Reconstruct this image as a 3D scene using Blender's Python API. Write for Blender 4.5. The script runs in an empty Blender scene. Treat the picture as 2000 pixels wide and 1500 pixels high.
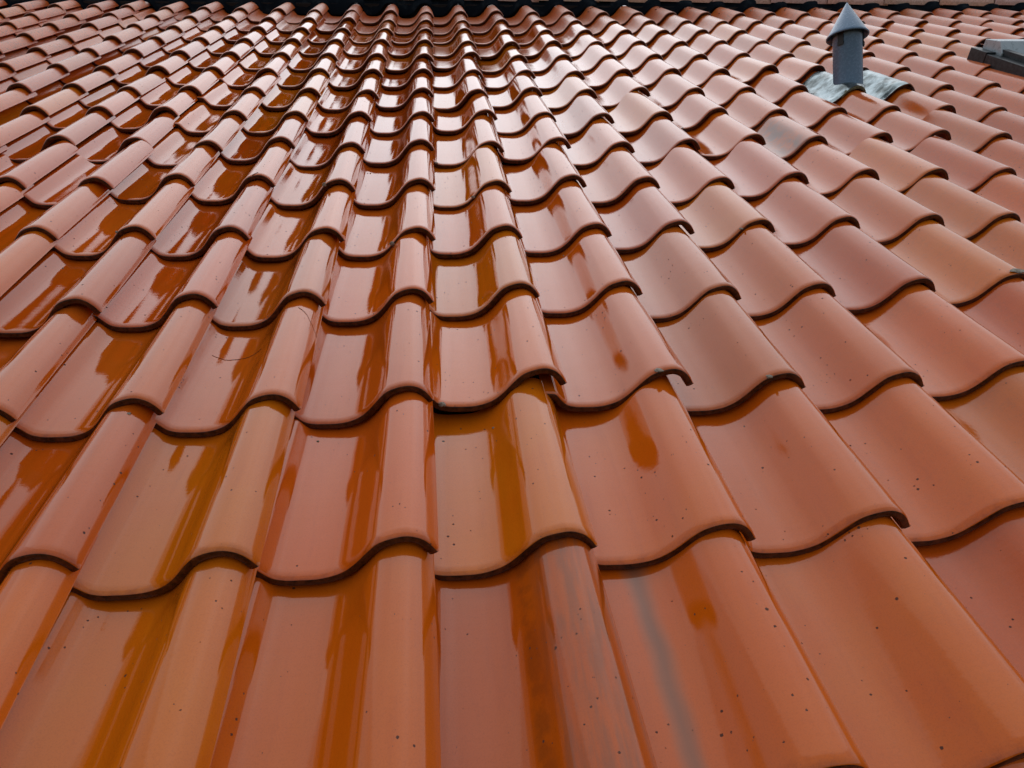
import bpy, math, random
import numpy as np
from mathutils import Matrix, Vector, noise

# ------------------------------------------------------------------ camera, light, exposure
W = 0.22                      # column pitch of the tiles (m)
G = 1.5045 * W                # gauge between two courses (m)
PITCH = math.radians(34.0)    # roof slope
ROOF_Z = 4.0                  # height of the roof frame's origin
S = bpy.context.scene
C = S.collection
ROOF = Matrix.Translation((0, 0, ROOF_Z)) @ Matrix.Rotation(PITCH, 4, 'X')

cam = bpy.data.objects.new('camera', bpy.data.cameras.new('camera'))
C.objects.link(cam)
cam.data.sensor_width = 36.0
cam.data.lens = 1368.7225 / 2000 * 36
cam.data.clip_start = 0.02
cam.data.clip_end = 2000
cam_local = (Matrix.Translation((0.15363 * W, -1.29201 * W, 3.24123 * W)) @ Matrix.Rotation(-0.103248, 4, 'Z')
             @ Matrix.Rotation(0.940755, 4, 'X') @ Matrix.Rotation(0.025777, 4, 'Z'))
cam.matrix_world = ROOF @ cam_local
S.camera = cam

SUN_EL, SUN_AZ = math.radians(50), math.radians(9)      # azimuth from +Y (up the slope) towards +X
world = bpy.data.worlds.new('World'); S.world = world; world.use_nodes = True
wt = world.node_tree; wt.nodes.clear()
def wn(t, **k):
    n = wt.nodes.new(t)
    for a, b in k.items(): setattr(n, a, b)
    return n
sky = wn('ShaderNodeTexSky', sky_type='NISHITA', sun_disc=False, sun_elevation=SUN_EL, sun_rotation=SUN_AZ)
geo = wn('ShaderNodeTexCoord')
cl = wn('ShaderNodeTexNoise'); cl.inputs['Scale'].default_value = 2.6; cl.inputs['Detail'].default_value = 5; cl.inputs['Roughness'].default_value = 0.5
cr = wn('ShaderNodeValToRGB')
cr.color_ramp.elements[0].position = 0.32; cr.color_ramp.elements[0].color = (5.1, 5.3, 5.65, 1)
cr.color_ramp.elements[1].position = 0.72; cr.color_ramp.elements[1].color = (6.5, 6.7, 7.05, 1)
mx = wn('ShaderNodeMixRGB'); mx.inputs[0].default_value = 0.94
bgn = wn('ShaderNodeBackground'); bgn.inputs['Strength'].default_value = 0.12
wo = wn('ShaderNodeOutputWorld')
sunv = (math.sin(SUN_AZ) * math.cos(SUN_EL), math.cos(SUN_AZ) * math.cos(SUN_EL), math.sin(SUN_EL))
dt = wn('ShaderNodeVectorMath', operation='DOT_PRODUCT'); dt.inputs[1].default_value = sunv      # the veiled sun brightens the cloud round it
m1 = wn('ShaderNodeMath', operation='MAXIMUM'); m1.inputs[1].default_value = 0.0
m2 = wn('ShaderNodeMath', operation='POWER'); m2.inputs[1].default_value = 6.0
m3 = wn('ShaderNodeMath', operation='MULTIPLY_ADD'); m3.inputs[1].default_value = 1.7; m3.inputs[2].default_value = 0.56
glow = wn('ShaderNodeVectorMath', operation='SCALE')
wt.links.new(geo.outputs['Generated'], dt.inputs[0]); wt.links.new(dt.outputs['Value'], m1.inputs[0])
wt.links.new(m1.outputs[0], m2.inputs[0]); wt.links.new(m2.outputs[0], m3.inputs[0])
wt.links.new(cr.outputs[0], glow.inputs[0]); wt.links.new(m3.outputs[0], glow.inputs['Scale'])
wt.links.new(geo.outputs['Generated'], cl.inputs['Vector']); wt.links.new(cl.outputs['Fac'], cr.inputs[0])
wt.links.new(sky.outputs[0], mx.inputs[1]); wt.links.new(glow.outputs[0], mx.inputs[2])
wt.links.new(mx.outputs[0], bgn.inputs[0]); wt.links.new(bgn.outputs[0], wo.inputs[0])

sun = bpy.data.objects.new('sun', bpy.data.lights.new('sun', 'SUN')); C.objects.link(sun)
sun.data.energy = 0.5; sun.data.angle = math.radians(110); sun.data.color = (1.0, 0.96, 0.9)
sd = Vector((math.sin(SUN_AZ) * math.cos(SUN_EL), math.cos(SUN_AZ) * math.cos(SUN_EL), math.sin(SUN_EL)))
sun.rotation_euler = sd.to_track_quat('Z', 'Y').to_euler(); sun.location = (0, 0, 12)

vs = S.view_settings
vs.view_transform = 'Standard'; vs.look = 'None'; vs.gamma = 1; vs.use_curve_mapping = False
vs.exposure = 0.0
S.render.engine = 'CYCLES'
S.cycles.max_bounces = 6; S.cycles.glossy_bounces = 1; S.cycles.diffuse_bounces = 3

rnd = random.Random(7)

# ------------------------------------------------------------------ materials
class Mat:
    def __init__(s, name):
        s.m = bpy.data.materials.new(name); s.m.use_nodes = True
        s.t = s.m.node_tree; s.t.nodes.clear()
        s.out = s.n('ShaderNodeOutputMaterial'); s.b = s.n('ShaderNodeBsdfPrincipled')
        s.l(s.b.outputs[0], s.out.inputs[0])
    def n(s, t, **k):
        n = s.t.nodes.new(t)
        for a, b in k.items(): setattr(n, a, b)
        return n
    def l(s, a, b): s.t.links.new(a, b)
    def put(s, sock, v):
        if hasattr(v, 'links'): s.l(v, sock)
        else: sock.default_value = v
    def math(s, op, a, b=0.0, clamp=False):
        n = s.n('ShaderNodeMath', operation=op, use_clamp=clamp); s.put(n.inputs[0], a); s.put(n.inputs[1], b); return n.outputs[0]
    def mix(s, f, a, b, mode='MIX'):
        n = s.n('ShaderNodeMixRGB', blend_type=mode); s.put(n.inputs[0], f); s.put(n.inputs[1], a); s.put(n.inputs[2], b); return n.outputs[0]
    def noise(s, vec, scale, detail=3, rough=0.5):
        n = s.n('ShaderNodeTexNoise'); s.put(n.inputs['Vector'], vec)
        n.inputs['Scale'].default_value = scale; n.inputs['Detail'].default_value = detail; n.inputs['Roughness'].default_value = rough
        return n.outputs['Fac']
    def scl(s, vec, x, y, z):
        n = s.n('ShaderNodeMapping'); s.put(n.inputs['Vector'], vec); n.inputs['Scale'].default_value = (x, y, z); return n.outputs[0]
    def step(s, v, a, b):
        n = s.n('ShaderNodeMapRange', interpolation_type='SMOOTHSTEP'); s.put(n.inputs[0], v)
        n.inputs[1].default_value = a; n.inputs[2].default_value = b; n.inputs[3].default_value = 0; n.inputs[4].default_value = 1
        return n.outputs[0]
    def bump(s, h, strength, dist, prev=None):
        n = s.n('ShaderNodeBump'); n.inputs['Strength'].default_value = strength; n.inputs['Distance'].default_value = dist
        s.l(h, n.inputs['Height'])
        if prev is not None: s.l(prev, n.inputs['Normal'])
        return n.outputs[0]
    def inp(s, k, v): s.put(s.b.inputs[k], v)

def tile_coords(M):
    tc = M.n('ShaderNodeTexCoord'); oi = M.n('ShaderNodeObjectInfo')
    add = M.n('ShaderNodeVectorMath', operation='ADD')
    comb = M.n('ShaderNodeCombineXYZ')
    M.l(M.math('MULTIPLY', oi.outputs['Random'], 37.0), comb.inputs[0])
    M.l(M.math('MULTIPLY', oi.outputs['Random'], 91.0), comb.inputs[1])
    M.l(tc.outputs['Object'], add.inputs[0]); M.l(comb.outputs[0], add.inputs[1])
    return tc.outputs['Object'], add.outputs[0], oi

def glaze(name, stain=None):
    """Wet engobed clay. Object colour = the tile's own clay colour, alpha = how wet and glossy it is."""
    M = Mat(name)
    obj, v, oi = tile_coords(M)
    wet = oi.outputs['Alpha']
    n1 = M.noise(v, 9, 3); n2 = M.noise(M.scl(v, 60, 6, 20), 1.0, 4, 0.6); n3 = M.noise(v, 500, 2, 0.6)
    col = M.mix(M.math('MULTIPLY', M.step(n1, 0.35, 0.75), 0.22), oi.outputs['Color'], M.mix(1.0, oi.outputs['Color'], (1.0, 1.42, 1.7, 1), 'MULTIPLY'))
    col = M.mix(M.math('MULTIPLY', M.step(n2, 0.52, 0.75), 0.22), col, M.mix(1.0, col, (0.72, 0.58, 0.5, 1), 'MULTIPLY'))
    col = M.mix(M.math('MULTIPLY', M.step(n3, 0.42, 0.75), 0.32), col, M.mix(1.0, col, (0.7, 0.6, 0.55, 1), 'MULTIPLY'))
    # lichen-like weathering on the dry tiles
    dryf = M.math('SUBTRACT', 1.0, wet)
    n4 = M.noise(v, 130, 4, 0.7); n5 = M.noise(v, 22, 3, 0.6)
    weather = M.math('MULTIPLY', M.math('MULTIPLY', M.step(n4, 0.46, 0.64), M.step(n5, 0.32, 0.58)), dryf)
    col = M.mix(M.math('MULTIPLY', weather, 0.9, True), col, (0.16, 0.085, 0.05, 1))
    pale = M.math('MULTIPLY', M.step(M.noise(v, 210, 3, 0.7), 0.56, 0.7), dryf)
    col = M.mix(M.math('MULTIPLY', pale, 0.42), col, (0.55, 0.4, 0.3, 1))
    # small pits and specks
    vo = M.n('ShaderNodeTexVoronoi'); M.l(v, vo.inputs['Vector']); vo.inputs['Scale'].default_value = 120
    cs = M.n('ShaderNodeSeparateColor'); M.l(vo.outputs['Color'], cs.inputs[0])
    size = M.math('MULTIPLY', M.math('POWER', cs.outputs[0], 2.2), 0.22)
    clus = M.step(M.noise(v, 13, 3, 0.6), 0.42, 0.62)
    pit = M.math('MULTIPLY', M.math('LESS_THAN', M.math('ADD', vo.outputs['Distance'], M.math('MULTIPLY', M.math('SUBTRACT', M.noise(v, 700, 2), 0.5), 0.25)), M.math('MULTIPLY', size, M.math('ADD', 0.25, clus))), M.math('GREATER_THAN', cs.outputs[1], 0.6))
    col = M.mix(M.math('MULTIPLY', pit, 0.9), col, (0.03, 0.01, 0.006, 1))
    vo2 = M.n('ShaderNodeTexVoronoi'); M.l(M.scl(v, 1, 1, 1), vo2.inputs['Vector']); vo2.inputs['Scale'].default_value = 26
    cs2 = M.n('ShaderNodeSeparateColor'); M.l(vo2.outputs['Color'], cs2.inputs[0])
    wob = M.math('MULTIPLY', M.math('SUBTRACT', M.noise(v, 260, 2), 0.5), 0.11)
    pit2 = M.math('MULTIPLY', M.math('LESS_THAN', M.math('ADD', vo2.outputs['Distance'], wob), 0.03), M.math('GREATER_THAN', cs2.outputs[1], 0.95))
    col = M.mix(M.math('MULTIPLY', pit2, 0.75), col, (0.09, 0.045, 0.03, 1))
    # run-off dirt above the front lip and thin rub marks
    sep = M.n('ShaderNodeSeparateXYZ'); M.l(obj, sep.inputs[0])
    X, Y = sep.outputs[0], sep.outputs[1]
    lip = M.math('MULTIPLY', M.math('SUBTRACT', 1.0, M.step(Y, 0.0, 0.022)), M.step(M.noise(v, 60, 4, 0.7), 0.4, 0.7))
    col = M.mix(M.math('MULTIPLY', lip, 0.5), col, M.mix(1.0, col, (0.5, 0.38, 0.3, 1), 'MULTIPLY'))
    rough_add = 0.0
    if stain == 'blue_streak':
        wv = M.math('MULTIPLY', M.math('SUBTRACT', M.noise(M.scl(obj, 1, 1, 1), 9, 2), 0.5), 0.022)
        d = M.math('ABSOLUTE', M.math('ADD', M.math('ADD', X, 0.742 * W), wv))
        f = M.math('MULTIPLY', M.math('SUBTRACT', 1.0, M.step(d, 0.0, 0.024)), M.math('ADD', 0.62, M.math('MULTIPLY', n2, 0.5)), True)
        edge = M.math('MULTIPLY', M.math('SUBTRACT', 1.0, M.step(d, 0.008, 0.022)), 0.1)
        col = M.mix(edge, col, (0.62, 0.33, 0.2, 1))
        col = M.mix(M.math('MULTIPLY', f, 0.85), col, (0.25, 0.115, 0.07, 1))
    if stain == 'brown_barrel':
        s1 = M.noise(M.scl(obj, 70, 9, 30), 1.0, 4, 0.6)
        band = M.math('MULTIPLY', M.step(X, -0.5 * W, -0.4 * W), M.math('SUBTRACT', 1.0, M.step(X, -0.12 * W, -0.05 * W)))
        col = M.mix(M.math('MULTIPLY', M.math('MULTIPLY', M.step(s1, 0.38, 0.66), band), 0.5), col, (0.22, 0.085, 0.045, 1))
        band2 = M.math('MULTIPLY', M.math('SUBTRACT', 1.0, M.step(M.math('ABSOLUTE', M.math('ADD', X, 0.5 * W)), 0.004, 0.014)), M.step(M.noise(v, 40, 3), 0.35, 0.6))
        col = M.mix(M.math('MULTIPLY', band2, 0.3), col, (0.1, 0.035, 0.015, 1))
    if stain == 'soot':
        d = M.math('ABSOLUTE', M.math('ADD', X, 0.52 * W))
        f = M.math('MULTIPLY', M.math('SUBTRACT', 1.0, M.step(d, 0.01, 0.06)), M.step(M.noise(obj, 16, 4, 0.6), 0.3, 0.62))
        col = M.mix(M.math('MULTIPLY', f, 0.85), col, (0.2, 0.13, 0.11, 1))
    M.inp('Base Color', col)
    M.inp('IOR', 1.54)
    r0 = M.math('ADD', M.math('MULTIPLY', dryf, 0.36), M.math('MULTIPLY', n2, 0.05))
    r0 = M.math('ADD', r0, M.math('MULTIPLY', M.math('MAXIMUM', pit, pit2), 0.6))
    M.inp('Roughness', M.math('ADD', r0, 0.02, True))
    M.inp('Coat Weight', M.math('MULTIPLY', M.math('MULTIPLY', wet, 0.5), M.math('SUBTRACT', 1.0, pit))); M.inp('Coat IOR', 1.4); 
    M.inp('Coat Roughness', M.math('ADD', 0.02, M.math('MULTIPLY', dryf, 0.5)))
    # relief: forming ripples across the tile, slow warps, orange peel
    rip = M.noise(M.scl(v, 7, 150, 7), 1.0, 3, 0.6)
    warp = M.noise(v, 16, 2, 0.4)
    peel = M.noise(v, 750, 2, 0.5)
    b = M.bump(warp, 0.07, 0.004)
    b = M.bump(rip, 0.12, 0.0008, b)
    b = M.bump(peel, 0.08, 0.0003, b)
    b = M.bump(M.math('MULTIPLY', n4, dryf), 0.9, 0.0014, b)
    b = M.bump(M.math('SUBTRACT', 1.0, M.math('MAXIMUM', pit, pit2)), 0.5, 0.0008, b)
    M.l(b, M.b.inputs['Normal']); M.l(b, M.b.inputs['Coat Normal'])
    return M.m

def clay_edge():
    M = Mat('clay_edge_shade_grime')
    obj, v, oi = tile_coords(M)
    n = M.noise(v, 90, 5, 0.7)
    col = M.mix(M.step(n, 0.3, 0.75), (0.022, 0.009, 0.006, 1), (0.13, 0.036, 0.014, 1))  # low light on the front lip faces painted in as dark brown, mottled with dirt
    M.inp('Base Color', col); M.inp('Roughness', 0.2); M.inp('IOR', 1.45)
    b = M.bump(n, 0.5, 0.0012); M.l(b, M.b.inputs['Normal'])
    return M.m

def simple(name, c1, c2, scale, rough, metal=0.0, bump=0.3, bd=0.001, thr=(0.35, 0.65), detail=5, ior=1.5):
    M = Mat(name); tc = M.n('ShaderNodeTexCoord'); v = tc.outputs['Object']
    n = M.noise(v, scale, detail, 0.6)
    M.inp('Base Color', M.mix(M.step(n, *thr), c1, c2)); M.inp('Metallic', metal); M.inp('IOR', ior)
    M.inp('Roughness', M.math('ADD', rough, M.math('MULTIPLY', M.math('SUBTRACT', n, 0.5), 0.3), True))
    b = M.bump(M.noise(v, scale * 4, 4, 0.6), bump, bd); M.l(b, M.b.inputs['Normal'])
    return M.m

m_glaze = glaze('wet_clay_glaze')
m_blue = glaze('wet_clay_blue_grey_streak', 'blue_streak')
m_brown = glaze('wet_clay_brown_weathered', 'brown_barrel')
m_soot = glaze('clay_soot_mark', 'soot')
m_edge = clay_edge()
m_under = simple('clay_underside', (0.16, 0.045, 0.02, 1), (0.28, 0.09, 0.04, 1), 60, 0.7)
m_zinc = simple('painted_zinc', (0.11, 0.20, 0.32, 1), (0.15, 0.26, 0.40, 1), 90, 0.26, 0.1, 0.35, 0.0004, (0.2, 0.8))
m_lead = simple('weathered_lead', (0.07, 0.09, 0.09, 1), (0.36, 0.44, 0.47, 1), 16, 0.2, 0.75, 0.5, 0.0022)
m_moss = simple('moss_on_lead', (0.07, 0.075, 0.04, 1), (0.2, 0.2, 0.12, 1), 120, 0.8)
m_band = simple('wet_ridge_membrane', (0.008, 0.012, 0.018, 1), (0.03, 0.04, 0.05, 1), 14, 0.85, 0.0, 0.3, 0.003, (0.5, 0.8), 5, 1.25)
m_frame = simple('grey_aluminium', (0.03, 0.036, 0.042, 1), (0.055, 0.064, 0.072, 1), 60, 0.38, 0.5, 0.2, 0.0005)
m_hood = simple('wet_aluminium_hood', (0.42, 0.5, 0.56, 1), (0.5, 0.58, 0.64, 1), 30, 0.3, 0.3, 0.1, 0.0005)
m_rubber = simple('black_rubber', (0.01, 0.01, 0.01, 1), (0.025, 0.025, 0.025, 1), 80, 0.5)
m_ground = simple('lawn', (0.03, 0.06, 0.015, 1), (0.07, 0.1, 0.03, 1), 0.8, 0.9)
m_band.node_tree.nodes['Principled BSDF'].inputs['Specular IOR Level'].default_value = 0.08
m_deck = simple('dark_underlay', (0.01, 0.01, 0.012, 1), (0.025, 0.025, 0.03, 1), 8, 0.8)
m_wall = simple('render_plaster', (0.5, 0.47, 0.42, 1), (0.6, 0.57, 0.5, 1), 3, 0.9)
m_crumb = simple('grey_lichen', (0.2, 0.17, 0.14, 1), (0.38, 0.34, 0.28, 1), 200, 0.9)
m_crack = simple('dark_crack', (0.08, 0.025, 0.012, 1), (0.2, 0.06, 0.025, 1), 200, 0.8)
M = Mat('roof_window_glass'); M.inp('Base Color', (0.03, 0.04, 0.045, 1)); M.inp('Roughness', 0.03); M.inp('IOR', 1.52); M.inp('Coat Weight', 0.5); m_glass = M.m

# ------------------------------------------------------------------ helpers
def mesh(name, verts, faces, mats, midx=None, smooth=True, sharp=None):
    me = bpy.data.meshes.new(name); me.from_pydata([tuple(v) for v in verts], [], [tuple(f) for f in faces])
    for m in mats: me.materials.append(m)
    if midx is not None: me.polygons.foreach_set('material_index', list(midx))
    me.polygons.foreach_set('use_smooth', [smooth] * len(me.polygons))
    me.update()
    if sharp is not None:
        me.set_sharp_from_angle(angle=math.radians(sharp))
    return me
def obj(name, me, parent=None, loc=(0, 0, 0), rot=(0, 0, 0)):
    o = bpy.data.objects.new(name, me); C.objects.link(o); o.parent = parent; o.location = loc; o.rotation_euler = rot
    return o
def tag(o, label=None, cat=None, group=None, kind=None):
    for k, v in (('label', label), ('category', cat), ('group', group), ('kind', kind)):
        if v: o[k] = v
    return o
def box(x0, x1, y0, y1, z0, z1):
    v = [(x, y, z) for z in (z0, z1) for y in (y0, y1) for x in (x0, x1)]
    f = [(0, 2, 3, 1), (4, 5, 7, 6), (0, 1, 5, 4), (1, 3, 7, 5), (3, 2, 6, 7), (2, 0, 4, 6)]
    return v, f
def join(parts):
    V, F = [], []
    for v, f in parts:
        b = len(V); V += list(v); F += [tuple(i + b for i in q) for q in f]
    return V, F
def bevelled(name, parts, mats, width=0.002):
    import bmesh
    v, f = join(parts); me = mesh(name, v, f, mats, smooth=False)
    bm = bmesh.new(); bm.from_mesh(me)
    bmesh.ops.bevel(bm, geom=bm.edges[:], offset=width, segments=2, affect='EDGES', profile=0.6)
    bm.to_mesh(me); bm.free()
    return me

# ------------------------------------------------------------------ the S-shaped pantile
PROF = [(-0.20, -0.078), (-0.14, -0.084), (-0.09, -0.096), (-0.05, -0.142), (0.0, -0.196), (0.06, -0.217), (0.12, -0.223), (0.25, -0.224), (0.35, -0.203), (0.43, -0.162),
        (0.50, -0.096), (0.58, 0.000), (0.65, 0.066), (0.74, 0.103), (0.83, 0.113), (0.905, 0.084), (0.96, 0.030), (1.0, -0.035)]
def catmull(P, n):
    out = []
    for i in range(len(P) - 1):
        p0 = P[max(i - 1, 0)]; p1 = P[i]; p2 = P[i + 1]; p3 = P[min(i + 2, len(P) - 1)]
        for k in range(n):
            t = k / n
            out.append(tuple(0.5 * ((2 * p1[j]) + (-p0[j] + p2[j]) * t + (2 * p0[j] - 5 * p1[j] + 4 * p2[j] - p3[j]) * t * t
                                    + (-p0[j] + 3 * p1[j] - 3 * p2[j] + p3[j]) * t ** 3) for j in (0, 1)))
    out.append(P[-1])
    return np.array(out)
T = 0.064
def zprof(u):
    q = catmull(PROF, 4); return float(np.interp(u, q[:, 0], q[:, 1]))
SLOPE = (T + 0.013) / 1.0      # drop per gauge so the tiles lie on each other

def tile_arrays(seed=0, sub=3, nv=9, length=1.13, warp=0.002, simple_back=False):
    """Closed S-profile tile in metres; origin at the front tip (u=1), x across, y up the slope."""
    P = catmull(PROF, sub)
    d = np.gradient(P, axis=0); nrm = np.stack([-d[:, 1], d[:, 0]], 1); nrm /= np.linalg.norm(nrm, axis=1)[:, None]
    N = len(P)
    r = 0.016
    # stations: (v in gauges, depth below the top face, material)
    vs_ = [length - (length - 0.05) * i / nv for i in range(nv + 1)]
    r = 0.020
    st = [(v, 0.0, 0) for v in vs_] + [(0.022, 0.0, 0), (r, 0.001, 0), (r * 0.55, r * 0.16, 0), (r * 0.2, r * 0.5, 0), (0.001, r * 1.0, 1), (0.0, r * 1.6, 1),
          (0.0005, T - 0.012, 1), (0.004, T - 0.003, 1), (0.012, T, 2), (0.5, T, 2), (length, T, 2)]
    # rounded side edges: repeat the last point with deeper tops
    idx = list(range(N)); sink = [0.0] * N; push = [0.0] * N
    idx.append(N - 1); sink.append(0.010); push.append(0.010)
    sink[N - 1] = 0.002
    V = []; K = len(st); L = len(idx)
    rs = random.Random(seed * 13 + 5); ph = [rs.uniform(0, 6.28) for _ in range(6)]; am = [rs.uniform(-1, 1) for _ in range(6)]
    for (v, dep, _) in st:
        for a, i in enumerate(idx):
            dd = dep
            if sink[a] > 0: dd = min(max(dep, sink[a]), T - sink[a] * 0.6)
            u, z = P[i]
            u2 = u - nrm[i, 0] * dd + push[a] ; z2 = z - nrm[i, 1] * dd
            # head of the tile is narrower so that it nests under the next one
            k = max(0.0, min(1.0, (u - 0.55) / 0.45))
            u2 -= 0.050 * max(v, 0) * k
            z2 -= SLOPE * v
            if warp:
                z2 += warp * (am[0] * math.sin(3.1 * v + ph[0]) * (0.3 + abs(u - 0.4)) + am[1] * math.sin(5 * u + ph[1]) * 0.6 + am[2] * math.sin(9 * u + 4 * v + ph[2]) * 0.25)
                u2 += warp * 0.9 * (am[3] * math.sin(4 * v + ph[3]) + am[4] * math.sin(14 * u + ph[4]) * 0.3)
            vv = v * G + warp * W * (am[5] * math.sin(5 * u + ph[5]) + 0.5 * math.sin(13 * u + ph[3]) + 0.25 * math.sin(41 * u + ph[2]))
            V.append(((u2 - 1.0) * W, vv, z2 * W))
    F, MI = [], []
    for k in range(K):
        k2 = (k + 1) % K
        for a in range(L - 1):
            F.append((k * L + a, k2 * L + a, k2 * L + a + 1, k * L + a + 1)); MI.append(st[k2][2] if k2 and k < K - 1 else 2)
    F.append(tuple(k * L for k in range(K))[::-1]); MI.append(2)
    F.append(tuple(k * L + L - 1 for k in range(K))); MI.append(0)
    return V, F, MI
VARIANTS = []
for s_ in range(7):
    V_, F_, MI_ = tile_arrays(s_)
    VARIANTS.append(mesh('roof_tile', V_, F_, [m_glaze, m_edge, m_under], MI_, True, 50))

# measured irregularities of the laying (in pitches / gauges)
CU = [0.009136, 0.00492, -0.019678, 0.001662, 5.9e-05, 0.003584, -0.000181, -0.000104]
CV = [0.03054, -0.01367, -0.044095, 0.004495, 0.000292, 0.008988, -0.000529, -0.000162]
J = {(-2,1):(-0.009,-0.025),(-1,1):(0.005,-0.034),(0,1):(0.043,0.016),(1,1):(-0.011,0.010),(2,1):(-0.030,0.002),(3,1):(-0.020,0.017),(-3,2):(0.005,-0.098),
     (-2,2):(0.041,-0.047),(-1,2):(0.035,-0.033),(0,2):(0.021,0.033),(1,2):(0.063,0.120),(2,2):(0.052,0.058),(3,2):(-0.056,0.015),(4,2):(-0.093,-0.031),(-3,3):(0.046,-0.065),
     (-2,3):(0.055,0.013),(-1,3):(0.032,0.030),(0,3):(0.025,0.065),(1,3):(0.030,0.107),(2,3):(0.033,0.108),(3,3):(-0.049,-0.012),(4,3):(-0.115,-0.025),(5,3):(-0.055,-0.014),
     (-4,4):(0.007,-0.033),(-3,4):(0.033,-0.004),(-2,4):(0.032,0.000),(-1,4):(0.063,-0.031),(0,4):(0.046,-0.033),(1,4):(0.002,-0.015),(2,4):(0.010,0.004),(3,4):(-0.040,0.017),
     (4,4):(-0.113,-0.013),(5,4):(-0.063,0.004),(6,4):(-0.004,-0.005),(7,4):(-0.058,-0.047),(-5,5):(-0.012,-0.049),(-4,5):(0.065,-0.061),(-3,5):(0.004,0.088),
     (-2,5):(0.021,0.061),(-1,5):(0.046,-0.068),(0,5):(0.040,-0.050),(1,5):(0.001,-0.122),(2,5):(-0.014,0.015),(3,5):(-0.072,-0.060),(4,5):(-0.093,-0.107),(5,5):(-0.030,-0.025),
     (6,5):(0.011,0.029),(7,5):(-0.021,-0.026),(8,5):(-0.023,-0.062),(-5,6):(-0.123,0.085),(-4,6):(-0.049,0.114),(-3,6):(0.040,-0.050),(-2,6):(0.023,0.089),
     (-1,6):(0.045,-0.074),(0,6):(0.023,0.004),(1,6):(0.030,-0.049),(2,6):(0.033,0.064),(3,6):(-0.074,-0.144),(4,6):(-0.052,-0.030),(5,6):(0.045,0.116),(6,6):(-0.015,0.026),
     (7,6):(0.112,0.096),(8,6):(0.200,0.129),(9,6):(-0.000,-0.070),(-6,7):(-0.156,0.041),(-5,7):(-0.157,0.082),(-4,7):(-0.099,0.137),(-3,7):(0.055,-0.012),(-2,7):(0.006,-0.011),
     (-1,7):(0.021,-0.017),(0,7):(0.026,-0.010),(1,7):(0.051,0.069),(2,7):(-0.001,-0.036),(3,7):(-0.065,-0.127),(4,7):(-0.053,-0.049),(5,7):(-0.027,0.108),(6,7):(-0.017,0.012),
     (7,7):(0.076,0.035),(8,7):(0.093,0.075),(9,7):(0.125,0.044),(10,7):(-0.032,-0.122),(0,8):(0.004,0.025),(-1,8):(0.045,-0.105),(1,8):(-0.026,-0.087),(0,9):(-0.010,0.015),
     (-1,9):(0.019,-0.018),(1,9):(-0.032,-0.044),(0,10):(-0.001,-0.037),(-1,10):(0.010,-0.044),(1,10):(0.007,0.241),(0,11):(-0.010,0.031),(-1,11):(0.013,0.001),
     (1,11):(-0.030,-0.062),(0,12):(0.009,0.029),(-1,12):(0.039,-0.029),(1,12):(-0.045,0.082),(0,13):(0.022,-0.115),(-1,13):(0.063,-0.155),(1,13):(-0.034,-0.081),
     (0,14):(0.043,-0.173),(-1,14):(0.057,0.007),(1,14):(-0.024,-0.020),(2,14):(-0.023,0.135),(14,14):(-0.039,0.067),(15,14):(-0.004,-0.014),(16,14):(0.050,0.026),
     (13,13):(-0.076,-0.016),(14,13):(-0.068,-0.041),(15,13):(-0.016,-0.070),(12,12):(-0.007,0.095),(13,12):(0.010,0.042),(14,12):(-0.013,-0.067),(11,11):(0.053,0.078),
     (12,11):(0.033,0.044),(13,11):(0.031,-0.060),(-11,14):(0.133,-0.242),(-10,14):(-0.007,0.052),(-9,14):(0.025,0.087),(-8,14):(-0.133,0.379),(-10,13):(0.032,-0.204),
     (-9,13):(0.041,-0.116),(-8,13):(-0.108,0.224)}
def poly(k, c, r):
    c = max(-12, min(16, c)); r = max(0, min(14.0, r))
    b = (1, c, r, c * c, c * r, r * r, r ** 3, c * c * r)
    return sum(x * y for x, y in zip(k, b))
def tip(c, r):
    """(u, v) in pitches / gauges of the front tip of tile (c, r)."""
    ju, jv = J.get((c, r), (None, None))
    if ju is None:
        q = random.Random(c * 101 + r * 7 + 3)
        near = [(abs(k[1] - r), J[k][0]) for k in J if k[0] == c]      # neighbours in a column lie in line
        ju, jv = q.gauss(0, 0.010), q.gauss(0, 0.04)
        if near:
            d_, j_ = min(near); ju += j_ * 0.75 ** d_
    return c + poly(CU, c, r) + max(-0.11, min(0.11, ju)) * 0.9, r + poly(CV, c, r) + max(-0.1, min(0.1, jv * 0.85))

# ------------------------------------------------------------------ the roof
roof = bpy.data.objects.new('tiled_roof', None); C.objects.link(roof)
roof.location = (0, 0, ROOF_Z); roof.rotation_euler = (PITCH, 0, 0)
tag(roof, 'wet orange clay pantile roof slope filling the picture up to its ridge', 'roof')

def in_view(c, r):
    inv = cam_local.inverted()
    for du in (-1.0, -0.6, -0.2, 0.0):
        for dv in (0.0, 0.35, 0.7, 1.0):
            p = inv @ Vector(((c + poly(CU, c, r) + du) * W, (r + dv + poly(CV, c, r)) * G, 0.02))
            if p.z > -0.05: continue
            x = 1000 + 1368.7 * p.x / -p.z; y = 750 - 1368.7 * p.y / -p.z
            if -12 < x < 2012 and -12 < y < 1512: return True
    return False

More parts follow.
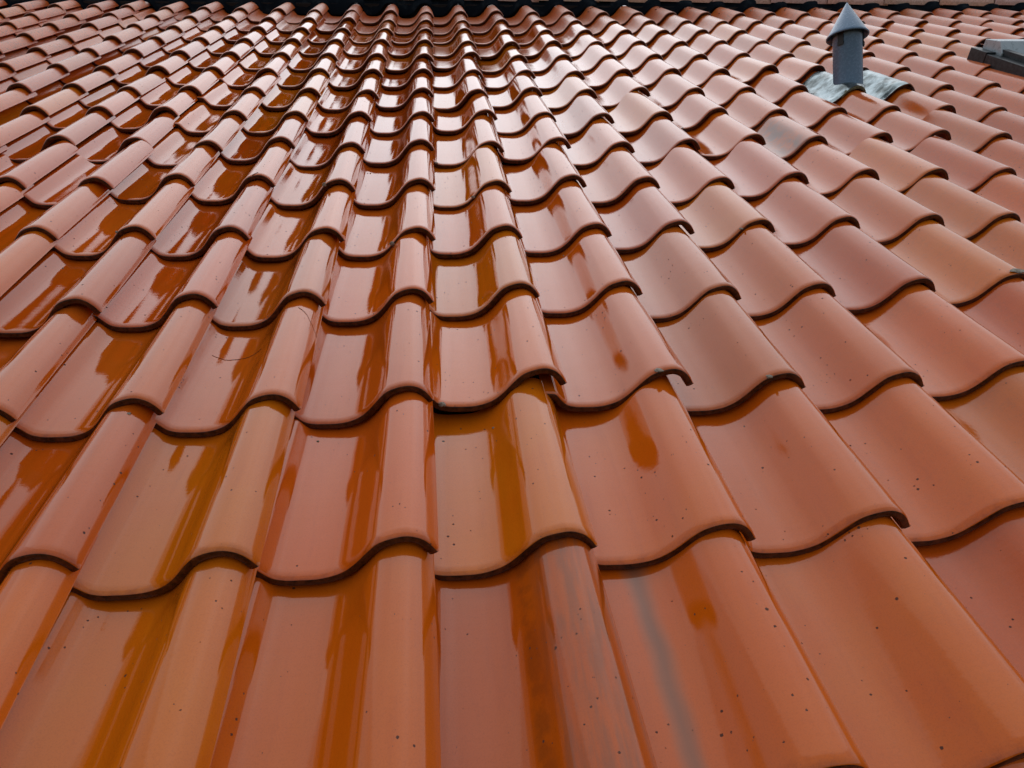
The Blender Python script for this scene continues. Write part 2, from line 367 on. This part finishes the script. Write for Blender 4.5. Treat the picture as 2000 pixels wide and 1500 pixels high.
PAL = {'o': (0.70, 0.130, 0.005), 'y': (0.71, 0.158, 0.005), 'r': (0.63, 0.104, 0.006), 'p': (0.69, 0.128, 0.008), 'b': (0.62, 0.120, 0.009)}
KIND = {(-1, 1): 'y', (1, 1): 'y', (-2, 1): 'r', (0, 1): 'p', (2, 1): 'o', (3, 1): 'o', (4, 1): 'o', (-2, 0): 'o', (-1, 0): 'y', (0, 0): 'o', (1, 0): 'r', (2, 0): 'o', (3, 0): 'o',
        (-3, 1): 'y', (7, 5): 'y', (7, 4): 'y', (6, 3): 'y', (6, 4): 'o', (5, 4): 'r', (-2, 2): 'p', (0, 2): 'p', (-1, 2): 'p', (1, 3): 'y', (1, 5): 'y', (-5, 8): 'b', (1, 2): 'o', (2, 2): 'o',
        (-12, 14): 'r', (-11, 13): 'y', (-12, 12): 'y', (6, 6): 'b', (12, 11): 'y', (12, 10): 'y', (13, 10): 'y', (5, 3): 'r', (6, 2): 'r', (8, 5): 'r', (-3, 3): 'r'}
def wetness(c, r):
    """Left-hand and right-hand far parts of the roof have partly dried; the middle runs with water."""
    w = 1.0
    d = (-c - 4.5) + (r - 8) * 0.28
    if d > 0: w -= 0.16 * d
    e = (c - 2.0) - 0.12 * (r - 3)
    if e > 0: w -= 0.036 * e
    w = min(1.0, w)
    if r >= 13: w *= 0.62 if r == 13 else 0.15      # sheltered by the ridge, hardly wet
    return max(0.1, w)
stuffV, stuffF, stuffM = [], [], []
lowV, lowF, lowM = tile_arrays(3, sub=1, nv=2, warp=0)
lowV = np.array(lowV)
tiles = {}
NT = 0
for r in range(14, -5, -1):
    for c in range(-18, 24):
        q = random.Random(c * 977 + r * 131 + 11)
        u, v = tip(c, r)
        dz = q.uniform(-0.004, 0.006); rx = q.gauss(0, 0.3); ry = q.gauss(0, 0.45); rz = q.gauss(0, 0.25)
        if (c, r) in ((1, 2), (2, 2)): dz += 0.05; rx = -1.7
        if (c, r) in ((3, 2),): dz += 0.015
        if (c, r) == (4, 7): rz = 2.0
        if (c, r) == (-4, 6): dz = -0.03; rx = 0.2
        if (c, r) == (-4, 5): dz = 0.01; rx = 0.5
        if (c, r) in ((7, 9), (8, 9)): dz += 0.05; rx = -1.8
        # the tile beneath the skylight and the flashing stays
        if c >= 13.4 and r <= 10 and r >= 4: continue
        if not in_view(c, r):
            if c > 18 and r > 15: continue
            b = len(stuffV)
            stuffV += [tuple(x) for x in (lowV + np.array([u * W, v * G, dz * W])).tolist()]
            stuffF += [tuple(i + b for i in f) for f in lowF]; stuffM += lowM
            continue
        me = VARIANTS[q.randrange(7)]
        o = obj('roof_tile', me, roof, (u * W, v * G, dz * W), (math.radians(rx), math.radians(ry), math.radians(rz)))
        k = KIND.get((c, r)) or q.choices('oyrpb', (5, 1.2, 1.6, 3.2, 0.5))[0]
        base = PAL[k]; j = q.uniform(0.93, 1.07)
        o.color = (base[0] * j, base[1] * j * q.uniform(0.96, 1.06), base[2] * j, wetness(c, r))
        special = {(2, 0): m_blue, (1, 0): m_brown, (6, 6): m_soot}.get((c, r))
        if special:
            o.data = me.copy(); o.data.materials[0] = special
            o['label'] = {(2, 0): 'tile with a blue grey streak running down its trough', (1, 0): 'tile with brown weathered stains on its roll', (6, 6): 'tile darkened by a sooty grey patch'}[(c, r)]
        tiles[(c, r)] = o; NT += 1
print('tiles in view', NT)
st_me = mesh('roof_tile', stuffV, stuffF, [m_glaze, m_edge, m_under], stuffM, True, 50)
st = obj('outlying_roof_tiles', st_me, roof); st.color = (*PAL['o'], 0.7); tag(st, kind='stuff')

# underlay under the tiles, and the far slope behind the ridge
v_, f_ = box(-19 * W, 24 * W, -4.3 * G, 15.2 * G, -0.62 * W, -0.50 * W)
obj('roof_deck', mesh('roof_deck', v_, f_, [m_deck], smooth=False), roof)
RV = 15.30      # course position of the ridge line
# battens
bat = [box(-19 * W, 24 * W, (k + 0.98) * G, (k + 1.08) * G, -0.5 * W, -0.37 * W) for k in range(-4, 15)]
bat.append(box(-19 * W, 24 * W, 15.0 * G, 15.04 * G, -0.6 * W, 0.0))
v_, f_ = join(bat); obj('batten', mesh('batten', v_, f_, [m_deck], smooth=False), roof)

# ridge membrane: a dark band that follows the tile waves at its foot and runs up under the ridge caps
V_, F_ = [], []
us = np.arange(-18, 24, 0.05)
prof_ = catmull(PROF, 4)
rows = 9
for u in us:
    uu = u - poly(CU, u, 14); fr = uu - math.floor(uu)
    z0 = float(np.interp(fr, prof_[:, 0], prof_[:, 1])) - SLOPE * 0.95
    wob = noise.noise(Vector((u * 0.9, 0, 0))) * 0.05 + noise.noise(Vector((u * 5, 3, 0))) * 0.018
    for k in range(rows):
        t = k / (rows - 1)
        v = 14.86 + 0.07 * max(0.0, min(1.0, (0.06 - z0) / 0.3)) + t * 0.20 + wob * (1 - t)
        z = (z0 + 0.012) * (1 - t) ** 1.6 + (0.19 + 0.02 * math.sin(u * 2.1)) * (1 - (1 - t) ** 1.6) + 0.03 * noise.noise(Vector((u * 1.6, t * 3, 7)))
        V_.append(((u - 0.045) * W, v * G, z * W))
for i in range(len(us) - 1):
    for k in range(rows - 1):
        a = i * rows + k; F_.append((a, a + rows, a + rows + 1, a + 1))
n0 = len(V_)
V_ += [(x, y, z - 0.004) for x, y, z in V_]
F_ += [tuple(j + n0 for j in f[::-1]) for f in list(F_)]
for i in range(len(us) - 1):
    a, b = i * rows, (i + 1) * rows; F_.append((a, a + n0, b + n0, b))
obj('ridge_membrane', mesh('ridge_membrane', V_, F_, [m_band]), roof)

# ridge caps: tapered half barrels laid along the ridge, each lapping the next
def cap_mesh():
    V, F, MI = [], [], []
    n, L = 18, 2.02 * W
    # local x along the ridge; collar at the left end
    prof = [(0.0, 0.425, 0), (0.010, 0.44, 0), (0.35 * W, 0.44, 0), (0.38 * W, 0.42, 0), (L, 0.39, 0)]
    ths = 0.05
    for sgn, off in ((1, 0.0), (-1, ths)):
        for (x, R, _) in prof:
            for k in range(n + 1):
                a = math.pi * k / n
                V.append((x, -math.cos(a) * (R - off) * W, math.sin(a) * (R - off) * W * 0.92))
    m = n + 1; half = len(prof) * m
    for i in range(len(prof) - 1):
        for k in range(n):
            a = i * m + k; F.append((a, a + m, a + m + 1, a + 1)); MI.append(0)
            b = half + a; F.append((b, b + 1, b + m + 1, b + m)); MI.append(2)
    for k in range(n):
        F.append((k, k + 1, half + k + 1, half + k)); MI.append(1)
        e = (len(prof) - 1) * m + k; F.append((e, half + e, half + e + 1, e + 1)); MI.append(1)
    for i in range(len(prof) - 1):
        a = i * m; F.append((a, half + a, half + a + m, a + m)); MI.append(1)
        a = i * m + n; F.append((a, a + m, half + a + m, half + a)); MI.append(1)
    return mesh('ridge_tile', V, F, [m_glaze, m_edge, m_under], MI, True, 45)
cap = cap_mesh()
for k in range(-9, 7):
    q = random.Random(k + 50)
    x = (14.15 + k * 1.86) * W
    o = obj('ridge_tile', cap, roof, (x, RV * G, 0.135 * W + q.uniform(-0.01, 0.01) * W), (0, math.radians(1.2 + q.uniform(-.4, .4)), math.radians(q.uniform(-.6, .6))))
    o.color = (0.85 * q.uniform(.9, 1.08), 0.58, 0.52 * q.uniform(.85, 1.1), 0.7)
    # dark joint collar
v_, f_ = [], []

# far slope and gable walls so the roof is a whole roof
RY, RZ = RV * G, 0.0
back = []
Lr = 15 * G
ang = math.pi - 2 * PITCH
def back_pt(s, dz):
    # a point s metres down the far slope, dz above it, in roof coordinates
    d = Vector((0, math.cos(-2 * PITCH), math.sin(-2 * PITCH))); nn = Vector((0, -d.z, d.y))
    return Vector((0, RY, -0.1 * W)) + d * s + nn * dz
V_, F_ = [], []
nu = 43 * 6
for i in range(nu + 1):
    u = -19 + 43 * i / nu; z = zprof((u - math.floor(u))) * W * 0.9
    for s in (0.02, Lr):
        p = back_pt(s, z); V_.append((u * W, p.y, p.z))
for i in range(nu): a = i * 2; F_.append((a, a + 1, a + 3, a + 2))
far = obj('far_slope', mesh('far_slope', V_, F_, [m_glaze]), roof); far.color = (*PAL['o'], 0.5)

# ------------------------------------------------------------------ cracks, crumbs and chips on named tiles
def tile_z(c, r, ul, vl):
    """height of tile (c, r) top surface at ul (0..1) across, vl gauges up from its lip, local metres"""
    k = max(0.0, min(1.0, (ul - 0.55) / 0.45))
    return Vector(((ul - 1.0 - 0.05 * vl * k) * W, vl * G, (zprof(ul) - SLOPE * vl) * W))
def crack(c, r, pts, wid=0.0006):
    o = tiles.get((c, r))
    if not o: return
    V, F = [], []
    path = []
    rr = random.Random(c * 5 + r)
    for i in range(len(pts) - 1):
        for t in np.linspace(0, 1, 14, endpoint=(i == len(pts) - 2)):
            ul = pts[i][0] * (1 - t) + pts[i + 1][0] * t; vl = pts[i][1] * (1 - t) + pts[i + 1][1] * t + rr.gauss(0, 0.0022)
            path.append(tile_z(c, r, ul, vl) + Vector((0, 0, 0.0009)))
    for i, p in enumerate(path):
        w = wid * (0.6 + 0.6 * rr.random())
        V += [p + Vector((0, w, 0)), p + Vector((0, -w, 0)), p + Vector((0, 0, -0.004))]
    for i in range(len(path) - 1):
        a = i * 3; F += [(a, a + 1, a + 4, a + 3), (a + 1, a + 2, a + 5, a + 4), (a + 2, a, a + 3, a + 5)]
    obj('crack', mesh('crack', V, F, [m_crack], smooth=False), o)
crack(-1, 2, [(0.80, 0.93), (0.90, 0.86), (1.0, 0.73)], 0.0003)
crack(-1, 2, [(0.03, 0.74), (0.15, 0.70), (0.32, 0.70), (0.48, 0.705)], 0.00016)
crack(-2, 5, [(0.80, 0.05), (0.76, 0.02), (0.74, 0.0)], 0.0006)

def lump(name, c, r, ul, vl, sx, sy, sz, mat, seed):
    import bmesh
    o = tiles.get((c, r))
    if not o: return
    bm = bmesh.new(); bmesh.ops.create_icosphere(bm, subdivisions=2, radius=1.0)
    for v in bm.verts:
        n = noise.noise(v.co * 1.7 + Vector((seed, 0, 0))); v.co *= 1 + 0.45 * n
        v.co.x *= sx; v.co.y *= sy; v.co.z *= sz
    me = bpy.data.meshes.new(name); bm.to_mesh(me); bm.free(); me.materials.append(mat)
    p = tile_z(c, r, ul, vl)
    obj(name, me, o, p)
for (c, r, ul, vl, a, b, h, s_) in [(1, 2, 0.01, 0.0, .0065, .005, .004, 1), (2, 2, 0.70, 0.008, .008, .005, .0022, 2), (3, 2, 0.67, 0.006, .007, .004, .0022, 3),
                                    (6, 3, 0.80, 0.03, .017, .010, .0022, 4), (-3, 4, 0.62, 0.0, .003, .003, .003, 5), (-1, 5, 0.62, -0.005, .006, .004, .006, 6),
                                    (1, 5, 0.5, -0.01, .005, .004, .004, 7), (0, 4, 0.52, -0.012, .006, .004, .006, 8), (4, 4, 0.58, 0.004, .006, .004, .002, 9),
                                    (-2, 1, 0.86, 0.9, .003, .003, .002, 10), (5, 7, 0.2, 0.0, .007, .005, .003, 12), (1, 6, 0.0, 0.0, .006, .005, .003, 13)]:
    lump('lichen_patch', c, r, ul, vl, a, b, h, m_crumb, s_)
rg = random.Random(91)
for k in range(46):     # crumbs of mortar and moss where the rolls meet the ridge membrane
    c = rg.randrange(4, 17)
    if (c, 14) not in tiles: continue
    lump('mortar_crumb', c, 14, rg.uniform(0.55, 0.9), rg.uniform(0.74, 0.86), rg.uniform(.003, .009), rg.uniform(.004, .012), rg.uniform(.002, .005), m_crumb if rg.random() < .3 else m_under, k + 20)

for k in range(34):     # grit washed against the overlaps
    c, r = rg.randrange(-5, 9), rg.randrange(0, 10)
    if (c, r) in tiles: lump('grit', c, r, rg.choice((rg.uniform(0.0, 0.08), rg.uniform(0.4, 0.6))), rg.uniform(0.84, 0.93), rg.uniform(.001, .003), rg.uniform(.001, .003), rg.uniform(.0008, .002), rg.choice((m_crumb, m_crack, m_moss)), k + 90)

# ------------------------------------------------------------------ vent pipe with cone cap
pipe_local = Vector((8.02 * W, 8.33 * G, 0.02 * W))
pw = ROOF @ pipe_local
vent = bpy.data.objects.new('vent_pipe', None); C.objects.link(vent); vent.location = pw
tag(vent, 'blue grey metal vent pipe with pointed cone cap rising from the tiles', 'vent pipe')
def lathe(name, prof, mat, parent, n=48, sharp=35, cap=False):
    V, F = [], []
    for (r_, z_) in prof:
        for k in range(n):
            a = 2 * math.pi * k / n; V.append((r_ * math.cos(a), r_ * math.sin(a), z_))
    for i in range(len(prof) - 1):
        for k in range(n):
            k2 = (k + 1) % n; F.append((i * n + k, i * n + k2, (i + 1) * n + k2, (i + 1) * n + k))
    return obj(name, mesh(name, V, F, [mat], smooth=True, sharp=sharp), parent)
R0 = 0.0585
lathe('pipe', [(R0 - .002, 0.238), (R0 - .002, -0.12), (R0, -0.12), (R0, 0.2), (R0 + .0012, 0.202), (R0 + .0012, 0.206), (R0, 0.208), (R0, 0.238), (R0 - .002, 0.238)], m_zinc, vent)
HC = 0.205
lathe('cone_cap', [(0.0805, HC), (0.0835, HC - .001), (0.085, HC + .002), (0.0845, HC + .005), (0.078, HC + .013), (0.002, HC + .145), (0.0005, HC + .146)], m_zinc, vent)
lathe('cap_lining', [(0.0805, HC), (0.074, HC + .008), (0.002, HC + .136)], m_zinc, vent)
for a in (math.radians(-146), math.radians(-26), math.radians(94)):
    dx, dy = math.cos(a), math.sin(a)
    v_, f_ = join([box(-0.012, 0.012, R0 + .0005, R0 + .0035, 0.16, 0.245), box(-0.012, 0.012, R0 + .0035, R0 + .0065, 0.158, 0.172)])
    obj('cap_bracket', mesh('cap_bracket', v_, f_, [m_rubber], smooth=False), vent, (0, 0, 0), (0, 0, a - math.pi / 2))
v_, f_ = box(-0.0012, 0.0012, R0 - .001, R0 + .0015, -0.1, 0.2)
obj('pipe_seam', mesh('pipe_seam', v_, f_, [m_zinc], smooth=False), vent, (0, 0, 0), (0, 0, math.radians(-62)))

# lead flashing dressed over the tiles round the pipe
flash = bpy.data.objects.new('pipe_flashing', None); C.objects.link(flash)
flash.parent = vent
flash.matrix_parent_inverse = Matrix.Translation(pw).inverted() @ ROOF
u8, v8 = tip(8, 8); u9, v9 = tip(9, 8)
V_, F_ = [], []
NU, NV = 76, 34
ua, ub = u8 - 0.68, u9 + 0.02
for i in range(NU + 1):
    u = ua + (ub - ua) * i / NU
    # blend of the two tiles' frames
    if u <= u8: ul = 1 - (u8 - u); vf = v8
    else: ul = max(0.0, (u - u8) / (u9 - u8)); vf = v9
    for k in range(NV + 1):
        t = k / NV
        v = vf - 0.035 + t * 1.02
        z = zprof(ul)
        if u > u8:        # sheet bridges from the roll down into the trough, not a vertical wall
            b = max(0, 1 - ul / 0.10); z = max(z, -0.19 + 0.17 * b)
        z -= SLOPE * (v - vf)
        wr = 0.022 * abs(noise.noise(Vector((u * 4 + v * 2, v * 3, 1)))) ** 0.7 + 0.016 * noise.noise(Vector((u * 6, v * 7, 1))) + 0.010 * noise.noise(Vector((u * 15, v * 13, 4)))
        z += 0.034 + wr * (1.0 - 0.6 * t) + (0.03 if t < 0.02 else 0.0) * 0
        if t < 0.04: z -= 0.012
        V_.append((u * W, v * G + 0.01 * W * noise.noise(Vector((u * 6, 0, 0))), z * W))
for i in range(NU):
    for k in range(NV):
        a = i * (NV + 1) + k; F_.append((a, a + NV + 1, a + NV + 2, a + 1))
n0 = len(V_); V_ += [(x, y + 0.0005, z - 0.0045) for x, y, z in V_]
F_ += [tuple(j + n0 for j in f[::-1]) for f in list(F_)]
per = [k for k in range(NV + 1)]
for k in range(NV): 
    F_.append((k, k + 1, k + 1 + n0, k + n0)); e = NU * (NV + 1) + k; F_.append((e, e + n0, e + 1 + n0, e + 1))
for i in range(NU):
    a = i * (NV + 1); b = a + NV + 1; F_.append((a, a + n0, b + n0, b))
obj('lead_sheet', mesh('lead_sheet', V_, F_, [m_lead], sharp=60), flash)
# upstand collar round the pipe
for o in ():
    pass
V_, F_ = [], []
n = 40
ctr = pipe_local
upv = Vector((0, math.sin(PITCH), math.cos(PITCH))); ey = Vector((0, math.cos(PITCH), -math.sin(PITCH))); ex = Vector((1, 0, 0))
for j, (rr_, h) in enumerate([(R0 + 0.012, -0.045), (R0 + 0.006, -0.025), (R0 + 0.002, -0.012), (R0 + 0.0005, -0.011)]):
    for k in range(n):
        a = 2 * math.pi * k / n
        q = ctr + ex * (rr_ * math.cos(a)) + ey * (rr_ * math.sin(a)) + upv * h
        V_.append(q + Vector((0, 0, 0.004 * noise.noise(Vector((math.cos(a) * 3, math.sin(a) * 3, j))))))
for j in range(3):
    for k in range(n):
        k2 = (k + 1) % n; F_.append((j * n + k, j * n + k2, (j + 1) * n + k2, (j + 1) * n + k))
obj('collar', mesh('collar', V_, F_, [m_lead]), flash)
# mossy front edge of the sheet over the first roll
V_, F_ = [], []
m_ = 26
for i in range(m_ + 1):
    ul = 0.52 + 0.46 * i / m_; u = u8 - (1 - ul)
    for j, (dv, dz) in enumerate([(-0.042, -0.03), (-0.048, 0.008), (-0.03, 0.022), (0.05, 0.026), (0.085, 0.012)]):
        nz = 0.006 * noise.noise(Vector((i * 0.9, j * 1.3, 2)))
        V_.append((u * W, (v8 + dv + nz) * G, (zprof(ul) + dz + 0.002 + nz) * W))
for i in range(m_):
    for j in range(4):
        a = i * 5 + j; F_.append((a, a + 5, a + 6, a + 1))
obj('moss_edge', mesh('moss_edge', V_, F_, [m_moss]), flash)

# ------------------------------------------------------------------ roof window
win = bpy.data.objects.new('roof_window', None); C.objects.link(win)
win.matrix_world = ROOF @ Matrix.Translation((11.95 * W, 9.86 * G, 0.0))
tag(win, 'grey aluminium roof window with raised top hood at the right edge', 'roof window')
wW, wL = 0.80, 1.42          # overall size; local x right, y up the slope (0 = top edge)
z0 = 0.03
obj('side_flashing', bevelled('side_flashing', [box(0, 0.050, -wL, 0, -0.045, z0 + 0.030), box(wW - 0.05, wW, -wL, 0, -0.045, z0 + 0.030)], [m_frame]), win)
obj('top_flashing', bevelled('top_flashing', [box(0.050, wW - 0.05, -0.085, 0.0, -0.04, z0 + 0.014)], [m_frame]), win)
obj('corner_block', bevelled('corner_block', [box(-0.003, 0.046, -0.125, -0.004, z0 - 0.05, z0 + 0.038)], [m_frame]), win)
obj('outer_frame', bevelled('outer_frame', [box(0.052, 0.085, -wL + .03, -0.07, -0.03, z0 + 0.056), box(wW - 0.085, wW - 0.052, -wL + .03, -0.07, -0.03, z0 + 0.056),
                                            box(0.085, wW - 0.085, -wL + .03, -wL + .10, -0.03, z0 + 0.04)], [m_frame]), win)
# raised top hood with sloping front
hv = [(0.045, -0.035), (0.055, -0.165)]
x0, x1 = 0.045, wW - 0.045
V_ = [(x0, -0.02, -0.01), (x0, -0.02, z0 + 0.078), (x0, -0.125, z0 + 0.088), (x0, -0.165, z0 + 0.040), (x0, -0.165, -0.01)]
V_ += [(x1, y, z) for _, y, z in V_]
F_ = [(0, 1, 2, 3, 4), (9, 8, 7, 6, 5), (0, 5, 6, 1), (1, 6, 7, 2), (2, 7, 8, 3), (3, 8, 9, 4), (4, 9, 5, 0)]
obj('top_hood', bevelled('top_hood', [(V_, F_)], [m_hood], 0.003), win)
sash = obj('sash', bevelled('sash', [box(0.088, 0.135, -wL + .11, -0.168, -0.01, z0 + 0.034), box(wW - 0.135, wW - 0.088, -wL + .11, -0.168, -0.01, z0 + 0.034),
                                     box(0.135, wW - 0.135, -wL + .11, -wL + .17, -0.01, z0 + 0.034), box(0.135, wW - 0.135, -0.21, -0.168, -0.01, z0 + 0.034)], [m_frame]), win)
v_, f_ = box(0.137, wW - 0.137, -wL + .172, -0.212, 0.0, z0 + 0.022)
obj('pane', mesh('pane', v_, f_, [m_glass], smooth=False), win)
v_, f_ = join([box(0.086, 0.0875, -wL + .11, -0.17, 0, z0 + 0.038), box(0.1355, 0.1368, -wL + .17, -0.212, 0, z0 + 0.030)])
obj('gasket', mesh('gasket', v_, f_, [m_rubber], smooth=False), win)

# ------------------------------------------------------------------ ground below
v_, f_ = [(-400, -400, 0), (400, -400, 0), (400, 400, 0), (-400, 400, 0)], [(0, 1, 2, 3)]
tag(obj('ground', mesh('ground', v_, f_, [m_ground], smooth=False)), kind='structure')
